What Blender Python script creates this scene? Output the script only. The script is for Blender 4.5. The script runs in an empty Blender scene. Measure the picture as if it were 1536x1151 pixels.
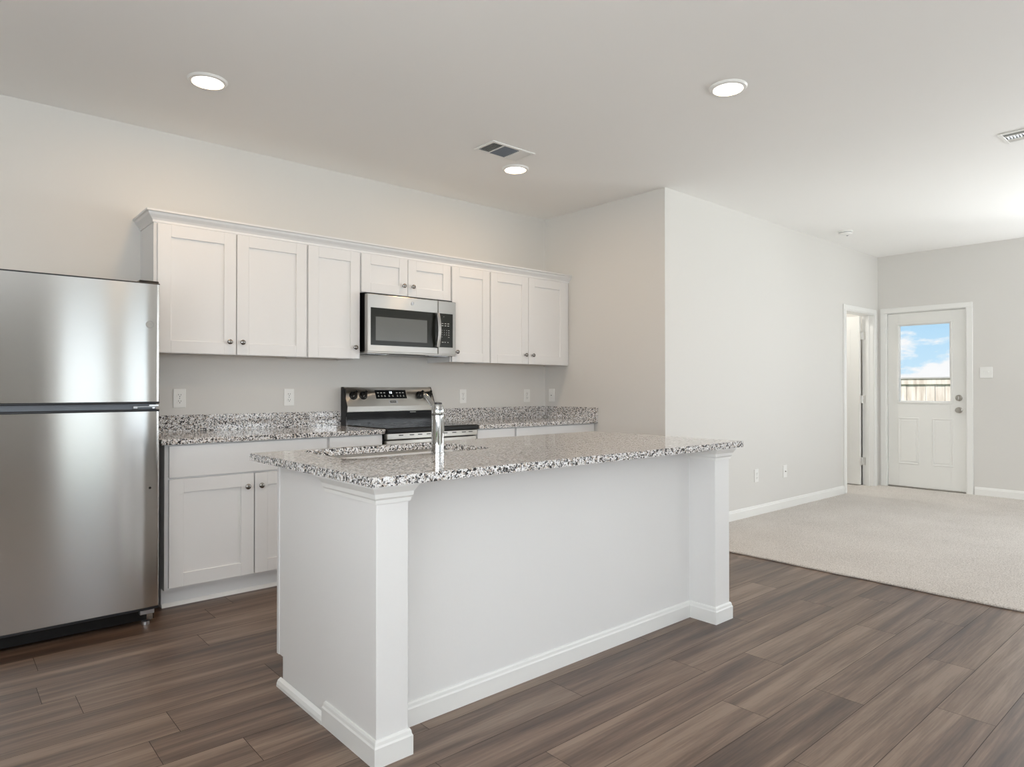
import bpy, bmesh, math, random
from mathutils import Vector, Matrix
random.seed(7)
PI = math.pi
scene = bpy.context.scene
COL = scene.collection

# ------------------------------------------------------------------ camera
cd = bpy.data.cameras.new('camera')
cam = bpy.data.objects.new('camera', cd)
COL.objects.link(cam)
cam.location = (0, 0, 1.1744)
cam.rotation_euler = (PI / 2 + 0.0073, 0, -0.7178)
cd.sensor_fit = 'HORIZONTAL'
cd.sensor_width = 36
cd.lens = 997.93 / 1536 * 36
cd.shift_y = -0.55 / 1536
cd.clip_start = 0.02
scene.camera = cam

# ------------------------------------------------------------------ view
vs = scene.view_settings
scene.display_settings.display_device = 'sRGB'
vs.view_transform = 'Standard'
vs.look = 'None'
vs.gamma = 1
vs.use_curve_mapping = False
vs.exposure = 0.31
scene.cycles.max_bounces = 14
scene.cycles.diffuse_bounces = 9
scene.cycles.glossy_bounces = 6

# ------------------------------------------------------------------ world: blue sky with fair-weather clouds
wd = bpy.data.worlds.new('world')
scene.world = wd
wd.use_nodes = True
nt = wd.node_tree
nt.nodes.clear()
def N(t, **k):
    n = nt.nodes.new(t)
    for a, b in k.items():
        setattr(n, a, b)
    return n
tc = N('ShaderNodeTexCoord')
mp = N('ShaderNodeMapping'); mp.inputs['Scale'].default_value = (1, 1, 2.6); mp.inputs['Location'].default_value = (0.3, 0.13, 0.0)
ns = N('ShaderNodeTexNoise'); ns.inputs['Scale'].default_value = 17; ns.inputs['Detail'].default_value = 9; ns.inputs['Roughness'].default_value = 0.55
rp = N('ShaderNodeValToRGB')
rp.color_ramp.elements[0].position = 0.53; rp.color_ramp.elements[0].color = (0, 0, 0, 1)
rp.color_ramp.elements[1].position = 0.64; rp.color_ramp.elements[1].color = (1, 1, 1, 1)
sx = N('ShaderNodeSeparateXYZ')
gr = N('ShaderNodeValToRGB')
gr.color_ramp.elements[0].position = 0.0; gr.color_ramp.elements[0].color = (0.50, 0.68, 0.80, 1)
gr.color_ramp.elements[1].position = 0.5; gr.color_ramp.elements[1].color = (0.16, 0.34, 0.66, 1)
e = gr.color_ramp.elements.new(0.08); e.color = (0.38, 0.60, 0.78, 1)
mx = N('ShaderNodeMixRGB'); mx.inputs['Color2'].default_value = (0.78, 0.79, 0.80, 1)
bg = N('ShaderNodeBackground'); bg.inputs['Strength'].default_value = 1.0
wo = N('ShaderNodeOutputWorld')
L = nt.links.new
L(tc.outputs['Generated'], mp.inputs['Vector']); L(mp.outputs[0], ns.inputs['Vector']); 
L(tc.outputs['Generated'], sx.inputs[0]); L(sx.outputs['Z'], gr.inputs[0]); L(gr.outputs[0], mx.inputs['Color1'])
zr = N('ShaderNodeValToRGB')
zr.color_ramp.elements[0].position = 0.02; zr.color_ramp.elements[0].color = (0.14,) * 3 + (1,)
zr.color_ramp.elements[1].position = 0.07; zr.color_ramp.elements[1].color = (0.02,) * 3 + (1,)
ad = N('ShaderNodeMath', operation='ADD')
L(sx.outputs['Z'], zr.inputs[0]); L(zr.outputs[0], ad.inputs[0]); L(ns.outputs['Fac'], ad.inputs[1]); L(ad.outputs[0], rp.inputs[0])
L(rp.outputs[0], mx.inputs['Fac']); L(mx.outputs[0], bg.inputs['Color']); L(bg.outputs[0], wo.inputs['Surface'])

# sun: comes over the roof from the kitchen side and lights the fence outside
sd = bpy.data.lights.new('sun', 'SUN'); sd.energy = 6.0; sd.angle = math.radians(0.6); sd.color = (1, 0.96, 0.9)
so = bpy.data.objects.new('sun', sd); COL.objects.link(so)
so.rotation_euler = Vector((0.50, -0.50, -0.70)).to_track_quat('-Z', 'Y').to_euler()

def window_light(name, x0, x1, z0, z1, y, radiance, color, rot=(PI / 2, 0, 0), x=None):
    """daylight arriving at a window opening"""
    ld = bpy.data.lights.new(name, 'AREA'); ld.shape = 'RECTANGLE'
    ld.size = x1 - x0; ld.size_y = z1 - z0
    ld.energy = radiance * PI * ld.size * ld.size_y
    ld.color = color
    lo = bpy.data.objects.new(name, ld); COL.objects.link(lo)
    lo.location = ((x0 + x1) / 2, y, (z0 + z1) / 2) if x is None else (x, (x0 + x1) / 2, (z0 + z1) / 2)
    lo.rotation_euler = rot
    return lo
DAY = (0.93, 0.97, 1.0)
YR = -3.0                                  # the wall behind the photographer
WINS = [  # x0, x1, z0, z1, radiance
    (1.23, 1.85, 0.06, 2.20, 1.15),
    (1.95, 2.70, 0.06, 2.20, 1.15),
    (-1.60, -0.15, 0.75, 2.15, 12.5),  # unseen window put in to light the island front and cabinets
    (3.6, 4.7, 0.9, 1.98, 2.5),
    (5.4, 8.0, 0.9, 1.98, 6.5),
]
for i, (a, b, c, d, r) in enumerate(WINS):
    window_light('daylight_%d' % i, a, b, c, d, YR - 0.2, r, DAY, rot=(PI / 2 + 0.70, 0, 0))
window_light('daylight_left', -1.6, 1.0, 0.7, 2.15, 0, 11.5, DAY, rot=(PI / 2 + 1.0, 0, -PI / 2), x=-1.7 - 0.2)  # added light and opening, brightens the island's left end
window_light('daylight_far', -1.2, 1.3, 0.9, 2.05, 0, 11.5, DAY, rot=(PI / 2 + 0.70, 0, PI / 2), x=8.558 + 0.24)  # unseen opening added for floor sheen and a brighter far ceiling

LAMP_W = 3.7
LAMP_C = (1.0, 0.66, 0.36)

# ------------------------------------------------------------------ dimensions
W = 4.464; XA = 4.309; W2 = 3.12; XF = 8.558; H = 2.743; XL = -1.7
CT = 0.905                                  # worktop height

# ------------------------------------------------------------------ materials
def mat(name, color=(0.8, 0.8, 0.8), rough=0.5, metal=0.0, spec=0.5, coat=0.0, emit=None, estr=0.0):
    m = bpy.data.materials.new(name); m.use_nodes = True
    b = m.node_tree.nodes['Principled BSDF']
    b.inputs['Base Color'].default_value = (*color, 1); b.inputs['Roughness'].default_value = rough
    b.inputs['Metallic'].default_value = metal; b.inputs['Specular IOR Level'].default_value = spec
    b.inputs['Coat Weight'].default_value = coat
    if emit:
        b.inputs['Emission Color'].default_value = (*emit, 1); b.inputs['Emission Strength'].default_value = estr
    return m
def add(m, t, **k):
    n = m.node_tree.nodes.new(t)
    for a, b in k.items():
        if a.startswith('i_'):
            n.inputs[a[2:].replace('_', ' ')].default_value = b
        else:
            setattr(n, a, b)
    return n
def link(m, a, b): m.node_tree.links.new(a, b)
def bsdf(m): return m.node_tree.nodes['Principled BSDF']
def ramp(m, stops, interp='LINEAR'):
    n = m.node_tree.nodes.new('ShaderNodeValToRGB'); cr = n.color_ramp; cr.interpolation = interp
    while len(cr.elements) > 1: cr.elements.remove(cr.elements[-1])
    cr.elements[0].position = stops[0][0]; cr.elements[0].color = (*stops[0][1], 1)
    for p, c in stops[1:]:
        e = cr.elements.new(p); e.color = (*c, 1)
    return n
def bump(m, src, strength, dist):
    b = add(m, 'ShaderNodeBump'); b.inputs['Strength'].default_value = strength; b.inputs['Distance'].default_value = dist
    link(m, src, b.inputs['Height']); link(m, b.outputs[0], bsdf(m).inputs['Normal'])
    return b

def wall_paint(name, color, scale=260, s=0.12):
    m = mat(name, color, 0.75, spec=0.25)
    t = add(m, 'ShaderNodeTexCoord'); n = add(m, 'ShaderNodeTexNoise', i_Scale=scale, i_Detail=3.0)
    link(m, t.outputs['Object'], n.inputs['Vector']); bump(m, n.outputs['Fac'], s, 0.002)
    return m
M = {}
M['wall'] = wall_paint('wall_paint', (0.70, 0.688, 0.662))
M['ceiling'] = wall_paint('ceiling_paint', (0.90, 0.895, 0.88))
M['trim'] = mat('trim_paint', (0.83, 0.83, 0.81), 0.35)
M['cab'] = mat('cabinet_paint', (0.77, 0.77, 0.77), 0.38)
M['isl'] = wall_paint('island_paint', (0.79, 0.785, 0.775), 90, 0.10); bsdf(M['isl']).inputs['Roughness'].default_value = 0.5
M['door'] = mat('door_paint', (0.80, 0.80, 0.775), 0.4)
M['wood_under'] = mat('cabinet_underside', (0.42, 0.30, 0.19), 0.6)
M['plastic'] = mat('white_plastic', (0.84, 0.84, 0.82), 0.3)
M['dark'] = mat('dark_slot', (0.02, 0.02, 0.02), 0.6)
M['black'] = mat('black_enamel', (0.008, 0.008, 0.008), 0.3, spec=0.3)
M['blackglass'] = mat('black_glass', (0.008, 0.009, 0.010), 0.10, spec=0.25)
M['fridgeside'] = mat('fridge_side', (0.035, 0.033, 0.03), 0.5)
M['gasket'] = mat('gasket', (0.018, 0.02, 0.024), 0.35)
M['greyplastic'] = mat('grey_plastic', (0.16, 0.18, 0.21), 0.35)
M['mwglass'] = mat('microwave_window', (0.10, 0.105, 0.10), 0.12, spec=0.9, coat=0.6)
M['mwframe'] = mat('microwave_black', (0.012, 0.013, 0.009), 0.2, spec=0.3)
M['chrome'] = mat('chrome', (0.48, 0.48, 0.47), 0.04, metal=1)
M['nickel'] = mat('satin_nickel', (0.42, 0.40, 0.37), 0.28, metal=1)
M['pewter'] = mat('pewter_knob', (0.30, 0.29, 0.28), 0.22, metal=1)
M['zinc'] = mat('zinc', (0.62, 0.64, 0.67), 0.35, metal=1)
M['print'] = mat('pale_print', (0.62, 0.63, 0.60), 0.5)
M['printgrey'] = mat('grey_print', (0.30, 0.30, 0.30), 0.5)
M['led'] = mat('display_led', (0.8, 0.9, 1.0), 0.5, emit=(0.9, 0.95, 1.0), estr=1.6)
M['lens'] = mat('lamp_lens', (0.9, 0.9, 0.9), 0.5, emit=(1.0, 0.95, 0.87), estr=3.0)
M['hinge'] = mat('hinge_metal', (0.72, 0.71, 0.68), 0.35, metal=0.6)
M['blind'] = mat('window_edge', (0.85, 0.86, 0.87), 0.4)

def steel(name, color=(0.66, 0.655, 0.64), rough=0.17, axis='z', s=0.05):
    m = mat(name, color, rough, metal=1)
    t = add(m, 'ShaderNodeTexCoord'); mpn = add(m, 'ShaderNodeMapping')
    mpn.inputs['Scale'].default_value = (2, 2, 700) if axis == 'z' else (3, 900, 900)
    n = add(m, 'ShaderNodeTexNoise', i_Scale=1.0, i_Detail=2.0)
    link(m, t.outputs['Object'], mpn.inputs[0]); link(m, mpn.outputs[0], n.inputs['Vector'])
    bump(m, n.outputs['Fac'], s, 0.0003)
    tg = add(m, 'ShaderNodeTangent', direction_type='RADIAL', axis='Z'); link(m, tg.outputs[0], bsdf(m).inputs['Tangent'])
    bsdf(m).inputs['Anisotropic'].default_value = 1.0; bsdf(m).inputs['Anisotropic Rotation'].default_value = 0.25
    return m
M['steel'] = steel('brushed_steel', (0.68, 0.68, 0.67), 0.145, 'z', 0.10)
M['steel_x'] = steel('brushed_steel_range', (0.60, 0.585, 0.55), 0.28, 'x')
M['mwsteel'] = steel('brushed_steel_microwave', (0.46, 0.45, 0.43), 0.28, 'x')
M['sinksteel'] = mat('sink_steel', (0.62, 0.61, 0.59), 0.2, metal=1)

# granite: white ground, grey and black crystals
def granite():
    m = mat('speckled_granite', (0.6, 0.6, 0.6), 0.06, spec=0.7)
    t = add(m, 'ShaderNodeTexCoord')
    n0 = add(m, 'ShaderNodeTexNoise', i_Scale=60.0, i_Detail=3.0)
    mixv = add(m, 'ShaderNodeVectorMath', operation='MULTIPLY_ADD'); mixv.inputs[1].default_value = (0.012, 0.012, 0.012)
    link(m, t.outputs['Object'], n0.inputs['Vector']); link(m, n0.outputs['Color'], mixv.inputs[0]); link(m, t.outputs['Object'], mixv.inputs[2])
    v = add(m, 'ShaderNodeTexVoronoi', i_Scale=165.0)
    link(m, mixv.outputs[0], v.inputs['Vector'])
    s = add(m, 'ShaderNodeSeparateColor'); link(m, v.outputs['Color'], s.inputs[0])
    r = ramp(m, [(0.0, (0.025, 0.025, 0.028)), (0.12, (0.10, 0.10, 0.105)), (0.19, (0.30, 0.30, 0.31)), (0.31, (0.54, 0.47, 0.41)), (0.44, (0.78, 0.76, 0.74)), (0.70, (0.88, 0.88, 0.89))], 'CONSTANT')
    link(m, s.outputs[0], r.inputs[0])
    v2 = add(m, 'ShaderNodeTexVoronoi', i_Scale=340.0); link(m, mixv.outputs[0], v2.inputs['Vector'])
    s2 = add(m, 'ShaderNodeSeparateColor'); link(m, v2.outputs['Color'], s2.inputs[0])
    r2 = ramp(m, [(0.0, (0.12, 0.12, 0.12)), (0.14, (0.7, 0.68, 0.66)), (0.35, (1, 1, 1))], 'CONSTANT')
    link(m, s2.outputs[1], r2.inputs[0])
    mm = add(m, 'ShaderNodeMixRGB', blend_type='MULTIPLY'); mm.inputs[0].default_value = 1
    link(m, r.outputs[0], mm.inputs[1]); link(m, r2.outputs[0], mm.inputs[2])
    link(m, mm.outputs[0], bsdf(m).inputs['Base Color'])
    return m
M['granite'] = granite()

# vinyl planks: tone per plank from a face attribute, streaked grain along the plank
def planks_mat():
    m = mat('vinyl_plank', (0.2, 0.15, 0.12), 0.42, spec=1.0)
    t = add(m, 'ShaderNodeTexCoord'); at = add(m, 'ShaderNodeAttribute', attribute_name='tone')
    off = add(m, 'ShaderNodeVectorMath', operation='MULTIPLY_ADD'); off.inputs[1].default_value = (37.0, 19.0, 53.0)
    link(m, at.outputs['Color'], off.inputs[0]); link(m, t.outputs['Object'], off.inputs[2])
    m1 = add(m, 'ShaderNodeMapping'); m1.inputs['Scale'].default_value = (0.8, 15, 1)
    m2 = add(m, 'ShaderNodeMapping'); m2.inputs['Scale'].default_value = (5, 130, 1)
    link(m, off.outputs[0], m1.inputs[0]); link(m, off.outputs[0], m2.inputs[0])
    n1 = add(m, 'ShaderNodeTexNoise', i_Scale=1.0, i_Detail=4.0, i_Distortion=0.35); link(m, m1.outputs[0], n1.inputs['Vector'])
    n2 = add(m, 'ShaderNodeTexNoise', i_Scale=1.0, i_Detail=5.0, i_Roughness=0.65); link(m, m2.outputs[0], n2.inputs['Vector'])
    a = add(m, 'ShaderNodeMath', operation='MULTIPLY_ADD'); a.inputs[1].default_value = 0.52
    link(m, n2.outputs['Fac'], a.inputs[0]); link(m, n1.outputs['Fac'], a.inputs[2])
    sp = add(m, 'ShaderNodeSeparateColor'); link(m, at.outputs['Color'], sp.inputs[0])
    b = add(m, 'ShaderNodeMath', operation='MULTIPLY_ADD'); b.inputs[1].default_value = 0.13
    link(m, sp.outputs[0], b.inputs[0]); link(m, a.outputs[0], b.inputs[2])
    r = ramp(m, [(0.47, (0.042, 0.019, 0.010)), (0.59, (0.090, 0.049, 0.029)), (0.68, (0.142, 0.087, 0.056)), (0.82, (0.235, 0.162, 0.115))])
    sc_ = add(m, 'ShaderNodeMath', operation='MULTIPLY'); sc_.inputs[1].default_value = 0.8
    link(m, b.outputs[0], sc_.inputs[0]); link(m, sc_.outputs[0], r.inputs[0]); link(m, r.outputs[0], bsdf(m).inputs['Base Color'])
    bump(m, n2.outputs['Fac'], 0.10, 0.001)
    return m
M['plank'] = planks_mat()
M['seam'] = mat('plank_seam', (0.03, 0.022, 0.018), 0.7)

def carpet_mat():
    m = mat('carpet_pile', (0.6, 0.55, 0.5), 0.95, spec=0.1)
    t = add(m, 'ShaderNodeTexCoord')
    n1 = add(m, 'ShaderNodeTexNoise', i_Scale=130.0, i_Detail=4.0, i_Roughness=0.7)
    n2 = add(m, 'ShaderNodeTexNoise', i_Scale=2.2, i_Detail=3.0)
    link(m, t.outputs['Object'], n1.inputs['Vector']); link(m, t.outputs['Object'], n2.inputs['Vector'])
    a = add(m, 'ShaderNodeMath', operation='MULTIPLY_ADD'); a.inputs[1].default_value = 0.12
    link(m, n2.outputs['Fac'], a.inputs[0]); link(m, n1.outputs['Fac'], a.inputs[2])
    r = ramp(m, [(0.36, (0.36, 0.33, 0.30)), (0.56, (0.66, 0.62, 0.58)), (0.75, (0.80, 0.77, 0.735))])
    link(m, a.outputs[0], r.inputs[0]); link(m, r.outputs[0], bsdf(m).inputs['Base Color'])
    bump(m, n1.outputs['Fac'], 0.9, 0.006)
    return m
M['carpet'] = carpet_mat()

def fence_mat():
    m = mat('fence_wood', (0.6, 0.5, 0.42), 0.8, spec=0.2)
    t = add(m, 'ShaderNodeTexCoord'); mpn = add(m, 'ShaderNodeMapping'); mpn.inputs['Scale'].default_value = (1, 7, 1.2)
    n = add(m, 'ShaderNodeTexNoise', i_Scale=2.0, i_Detail=4.0)
    link(m, t.outputs['Object'], mpn.inputs[0]); link(m, mpn.outputs[0], n.inputs['Vector'])
    r = ramp(m, [(0.3, (0.48, 0.40, 0.34)), (0.5, (0.62, 0.55, 0.49)), (0.7, (0.74, 0.69, 0.64))])
    link(m, n.outputs['Fac'], r.inputs[0]); link(m, r.outputs[0], bsdf(m).inputs['Base Color'])
    return m
M['fence'] = fence_mat()
def grass_mat():
    m = mat('lawn', (0.1, 0.16, 0.05), 0.9)
    t = add(m, 'ShaderNodeTexCoord'); n = add(m, 'ShaderNodeTexNoise', i_Scale=14.0, i_Detail=5.0)
    link(m, t.outputs['Object'], n.inputs['Vector'])
    r = ramp(m, [(0.35, (0.06, 0.10, 0.03)), (0.65, (0.20, 0.26, 0.10))]); link(m, n.outputs['Fac'], r.inputs[0]); link(m, r.outputs[0], bsdf(m).inputs['Base Color'])
    return m
M['lawn'] = grass_mat()

def pane_mat():
    m = bpy.data.materials.new('window_pane'); m.use_nodes = True
    t = m.node_tree; t.nodes.clear()
    o = t.nodes.new('ShaderNodeOutputMaterial'); tr = t.nodes.new('ShaderNodeBsdfTransparent'); gl = t.nodes.new('ShaderNodeBsdfGlossy')
    gl.inputs['Roughness'].default_value = 0.02; mxs = t.nodes.new('ShaderNodeMixShader'); fr = t.nodes.new('ShaderNodeFresnel'); fr.inputs[0].default_value = 1.35
    t.links.new(fr.outputs[0], mxs.inputs[0]); t.links.new(tr.outputs[0], mxs.inputs[1]); t.links.new(gl.outputs[0], mxs.inputs[2]); t.links.new(mxs.outputs[0], o.inputs[0])
    return m
M['pane'] = pane_mat()

# ------------------------------------------------------------------ mesh builder
class B:
    def __init__(s): s.bm = bmesh.new(); s.mats = []
    def mi(s, m):
        m = M[m]
        if m not in s.mats: s.mats.append(m)
        return s.mats.index(m)
    def box(s, x0, x1, y0, y1, z0, z1, m, bev=0.0, seg=1):
        i = s.mi(m)
        g = bmesh.ops.create_cube(s.bm, size=1)
        vs_ = g['verts']
        for v in vs_:
            v.co = Vector((x0 + (v.co.x + .5) * (x1 - x0), y0 + (v.co.y + .5) * (y1 - y0), z0 + (v.co.z + .5) * (z1 - z0)))
        fs = set(f for v in vs_ for f in v.link_faces)
        for f in fs: f.material_index = i
        if bev > 0:
            es = set(e for v in vs_ for e in v.link_edges)
            r = bmesh.ops.bevel(s.bm, geom=list(es), offset=bev, segments=seg, affect='EDGES', profile=0.5)
            for f in r['faces']: f.material_index = i
        return s
    def poly(s, pts, faces, m):
        i = s.mi(m); v = [s.bm.verts.new(p) for p in pts]
        for f in faces:
            ff = s.bm.faces.new([v[k] for k in f]); ff.material_index = i
        return s
    def prism(s, prof, axis, a, b, m, smooth=False):
        """profile of 2D points extruded along axis from a to b; 2D coords are the other two axes in xyz order"""
        def P(p, t):
            return {'x': (t, p[0], p[1]), 'y': (p[0], t, p[1]), 'z': (p[0], p[1], t)}[axis]
        i = s.mi(m); n = len(prof)
        A = [s.bm.verts.new(P(p, a)) for p in prof]; C = [s.bm.verts.new(P(p, b)) for p in prof]
        fs = [s.bm.faces.new(A), s.bm.faces.new(list(reversed(C)))]
        for k in range(n):
            f = s.bm.faces.new([A[k], C[k], C[(k + 1) % n], A[(k + 1) % n]]); f.smooth = smooth; fs.append(f)
        for f in fs: f.material_index = i
        return s
    def lathe(s, prof, m, mtx=None, n=32, smooth=True):
        """profile of (r, h) turned about local z, placed by mtx"""
        i = s.mi(m); mtx = mtx or Matrix()
        rings = []
        for r, h in prof:
            if r < 1e-6: rings.append([s.bm.verts.new(mtx @ Vector((0, 0, h)))])
            else: rings.append([s.bm.verts.new(mtx @ Vector((r * math.cos(2 * PI * k / n), r * math.sin(2 * PI * k / n), h))) for k in range(n)])
        for a, b in zip(rings, rings[1:]):
            for k in range(n):
                k2 = (k + 1) % n
                if len(a) == 1 and len(b) == 1: continue
                if len(a) == 1: f = s.bm.faces.new([a[0], b[k], b[k2]])
                elif len(b) == 1: f = s.bm.faces.new([a[k], b[0], a[k2]])
                else: f = s.bm.faces.new([a[k], b[k], b[k2], a[k2]])
                f.material_index = i; f.smooth = smooth
        return s
    def tube(s, pts, r, m, n=12, flat=1.0):
        i = s.mi(m); pts = [Vector(p) for p in pts]; rings = []
        for k, p in enumerate(pts):
            d = (pts[min(k + 1, len(pts) - 1)] - pts[max(k - 1, 0)]).normalized()
            u = d.cross(Vector((0, 0, 1)) if abs(d.z) < .9 else Vector((1, 0, 0))).normalized(); w = d.cross(u)
            rr = r[k] if isinstance(r, (list, tuple)) else r
            rings.append([s.bm.verts.new(p + rr * (math.cos(2 * PI * q / n) * u + flat * math.sin(2 * PI * q / n) * w)) for q in range(n)])
        for a, b in zip(rings, rings[1:]):
            for q in range(n):
                f = s.bm.faces.new([a[q], b[q], b[(q + 1) % n], a[(q + 1) % n]]); f.material_index = i; f.smooth = True
        for rg in (rings[0], rings[-1]):
            f = s.bm.faces.new(rg); f.material_index = i
        return s
    def mold(s, path, prof, m, closed=False):
        """moulding: profile of (outward offset, z) swept along an xy path (outside on the right hand of travel), mitred"""
        i = s.mi(m); n = len(path); rows = []
        for k in range(n):
            p = Vector(path[k])
            def nrm(a, b):
                d = (Vector(b) - Vector(a)).normalized(); return Vector((d.y, -d.x))
            ns_ = []
            if closed or k > 0: ns_.append(nrm(path[(k - 1) % n], path[k]))
            if closed or k < n - 1: ns_.append(nrm(path[k], path[(k + 1) % n]))
            if len(ns_) == 2:
                mv = (ns_[0] + ns_[1]); mv = mv / (mv.length_squared / 2)
            else: mv = ns_[0]
            rows.append([s.bm.verts.new((p.x + mv.x * o, p.y + mv.y * o, z)) for o, z in prof])
        rng = range(n if closed else n - 1)
        for k in rng:
            a, b = rows[k], rows[(k + 1) % n]
            for q in range(len(prof)):
                q2 = (q + 1) % len(prof)
                f = s.bm.faces.new([a[q], a[q2], b[q2], b[q]]); f.material_index = i
        if not closed:
            for rw in (rows[0], rows[-1]):
                f = s.bm.faces.new(rw); f.material_index = i
        return s
    def text(s, body, size, m, mtx, ext=0.0003, align='CENTER'):
        cu = bpy.data.curves.new('t', 'FONT'); cu.body = body; cu.size = size; cu.extrude = ext; cu.align_x = align; cu.align_y = 'CENTER'; cu.resolution_u = 3
        ob = bpy.data.objects.new('t', cu); COL.objects.link(ob)
        me = bpy.data.meshes.new_from_object(ob)
        bpy.data.objects.remove(ob); me.transform(mtx)
        k0 = len(s.bm.faces); i = s.mi(m); s.bm.from_mesh(me); s.bm.faces.ensure_lookup_table()
        for f in s.bm.faces[k0:]: f.material_index = i
        bpy.data.meshes.remove(me); return s

WL = {}
def obj(name, b, parent=None, smooth_angle=None):
    bm = b.bm
    bmesh.ops.recalc_face_normals(bm, faces=bm.faces)
    for e_ in bm.edges:
        if len(e_.link_faces) == 2 and e_.calc_face_angle(0) > 0.6: e_.smooth = False
    me = bpy.data.meshes.new(name); bm.to_mesh(me); bm.free()
    for m in b.mats: me.materials.append(m)
    o = bpy.data.objects.new(name, me); COL.objects.link(o)
    if parent is not None:
        off = WL[parent]; me.transform(Matrix.Translation(-off)); o.parent = parent; WL[o] = off
    else: WL[o] = Vector((0, 0, 0))
    return o
def thing(name, label, cat, loc, group=None):
    o = bpy.data.objects.new(name, None); COL.objects.link(o); o.empty_display_size = 0.1
    o.location = loc; WL[o] = Vector(loc); o['label'] = label; o['category'] = cat
    if group: o['group'] = group
    return o
def tag(o, label, cat, group=None):
    o['label'] = label; o['category'] = cat
    if group: o['group'] = group
    return o
def struct(o): o['kind'] = 'structure'; return o
def dup(root, loc, rz, label, group=None):
    r = root.copy(); COL.objects.link(r); r.location = loc; r.rotation_euler = (0, 0, rz); r['label'] = label
    if group: r['group'] = group
    def rec(a, b):
        for c in [x for x in COL.objects if x.parent == a]:
            d = c.copy(); COL.objects.link(d); d.parent = b; rec(c, d)
    rec(root, r)
    return r
def RX(a): return Matrix.Rotation(a, 4, 'X')
def TR(*v): return Matrix.Translation(Vector(v))
FRONT = RX(PI / 2)                          # local z -> -y (towards the room)

# ================================================================== SETTING
# floor of planks, laid in rows along x; known end joints in the rows near the camera
def build_floor():
    bm = bmesh.new(); lay = bm.faces.layers.float_color if hasattr(bm.faces.layers, 'float_color') else None
    tone = bm.loops.layers.float_color.new('tone')
    RW = 0.1825; y0 = 0.64; known = {0: 2.79, 1: 3.275, 2: 2.607, 3: 2.246, 4: 2.722, 5: 3.64, 6: 1.875, 8: 0.795, 10: 0.648, 11: 1.075, 12: 0.42, 14: 0.96, 15: 0.34, 16: 1.10}
    PL = 1.222; g = 0.0009
    def quad(a, b, c, d, z, mi, tn):
        f = bm.faces.new([bm.verts.new((a, c, z)), bm.verts.new((b, c, z)), bm.verts.new((b, d, z)), bm.verts.new((a, d, z))])
        f.material_index = mi
        for l in f.loops: l[tone] = tn
    kmin = int(math.floor((-3.0 - y0) / RW)); kmax = int(math.ceil((W - y0) / RW))
    for k in range(kmin, kmax):
        ya = max(y0 + k * RW, -3.0); yb = min(y0 + (k + 1) * RW, W)
        if yb - ya < 0.01: continue
        j = known.get(k, random.uniform(0, PL)); j -= PL * math.ceil((j - XL) / PL)
        x = j
        while x < XA:
            a = max(x, XL); b = min(x + PL, XA)
            if b - a > 0.004:
                tn = (random.random(), random.random(), random.random(), 1)
                quad(a + g, b - g, ya + g, yb - g, 0.0, 0, tn)
            x += PL
    quad(XL, XA, -3.0, W, -0.0015, 1, (0, 0, 0, 1))
    me = bpy.data.meshes.new('floor'); bm.to_mesh(me); bm.free(); me.materials.append(M['plank']); me.materials.append(M['seam'])
    o = bpy.data.objects.new('floor', me); COL.objects.link(o); struct(o)
build_floor()
b = B(); b.box(XL - .12, XF + .14, -3.14, 5.2, -0.14, -0.002, 'seam'); struct(obj('floor_slab', b))

# carpet: pile surface with a rolled edge at the planks
def build_carpet():
    bm = bmesh.new(); rnd = random.Random(3)
    def patch(x0, x1, y0, y1, nx, ny, edge):
        xs = [x0 + (x1 - x0) * i / nx for i in range(nx + 1)]
        prof = [(-0.004, 0.0005), (-0.010, 0.005), (-0.009, 0.011), (-0.002, 0.015)] if edge else []
        rows = []
        for j in range(ny + 1):
            y = y0 + (y1 - y0) * j / ny; wob = 0.003 * math.sin(y * 9) + 0.002 * math.sin(y * 23 + 1) + rnd.uniform(-.0012, .0012)
            r = [bm.verts.new((x0 + px + wob, y, pz)) for px, pz in prof]
            for x in xs: r.append(bm.verts.new((x + (wob if x == x0 and edge else 0), y, 0.014 + rnd.uniform(-.0013, .0013))))
            rows.append(r)
        for a, c in zip(rows, rows[1:]):
            for q in range(len(a) - 1):
                f = bm.faces.new([a[q], a[q + 1], c[q + 1], c[q]]); f.smooth = True
    patch(XA, XF, -3.0, W2, 190, 280, True)
    patch(7.63, 8.40, W2, 4.6, 20, 36, False)
    me = bpy.data.meshes.new('carpet_floor'); bm.to_mesh(me); bm.free(); me.materials.append(M['carpet'])
    o = bpy.data.objects.new('carpet_floor', me); COL.objects.link(o); struct(o)
build_carpet()

b = B(); b.box(XL - .12, XF + .14, -3.14, 5.2, H, H + .12, 'ceiling'); struct(obj('ceiling', b))
b = B(); b.box(XL - .12, XA, W, W + .12, 0, H, 'wall'); struct(obj('wall_kitchen', b))
DX0, DX1, DH = 7.63, 8.40, 2.035            # doorway in the long wall
b = B()
b.box(XA, XA + .12, W2 + .12, W + .12, 0, H, 'wall')
b.box(XA, DX0 - .015, W2, W2 + .12, 0, H, 'wall')
b.box(DX1 + .015, XF, W2, W2 + .12, 0, H, 'wall')
b.box(DX0 - .015, DX1 + .015, W2, W2 + .12, DH + .015, H, 'wall'); struct(obj('wall_living', b))
EY0, EY1, EH = 2.2286, 3.0192, 2.05         # exterior door opening in the far wall
b = B()
b.box(XF, XF + .14, -3.14, -1.2, 0, H, 'wall'); b.box(XF, XF + .14, 1.3, EY0 - .02, 0, H, 'wall'); b.box(XF, XF + .14, -1.2, 1.3, 0, .9, 'wall'); b.box(XF, XF + .14, -1.2, 1.3, 2.05, H, 'wall'); b.box(XF, XF + .14, EY1 + .02, 5.2, 0, H, 'wall')
b.box(XF, XF + .14, EY0 - .02, EY1 + .02, EH + .02, H, 'wall'); struct(obj('wall_far', b))
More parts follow.
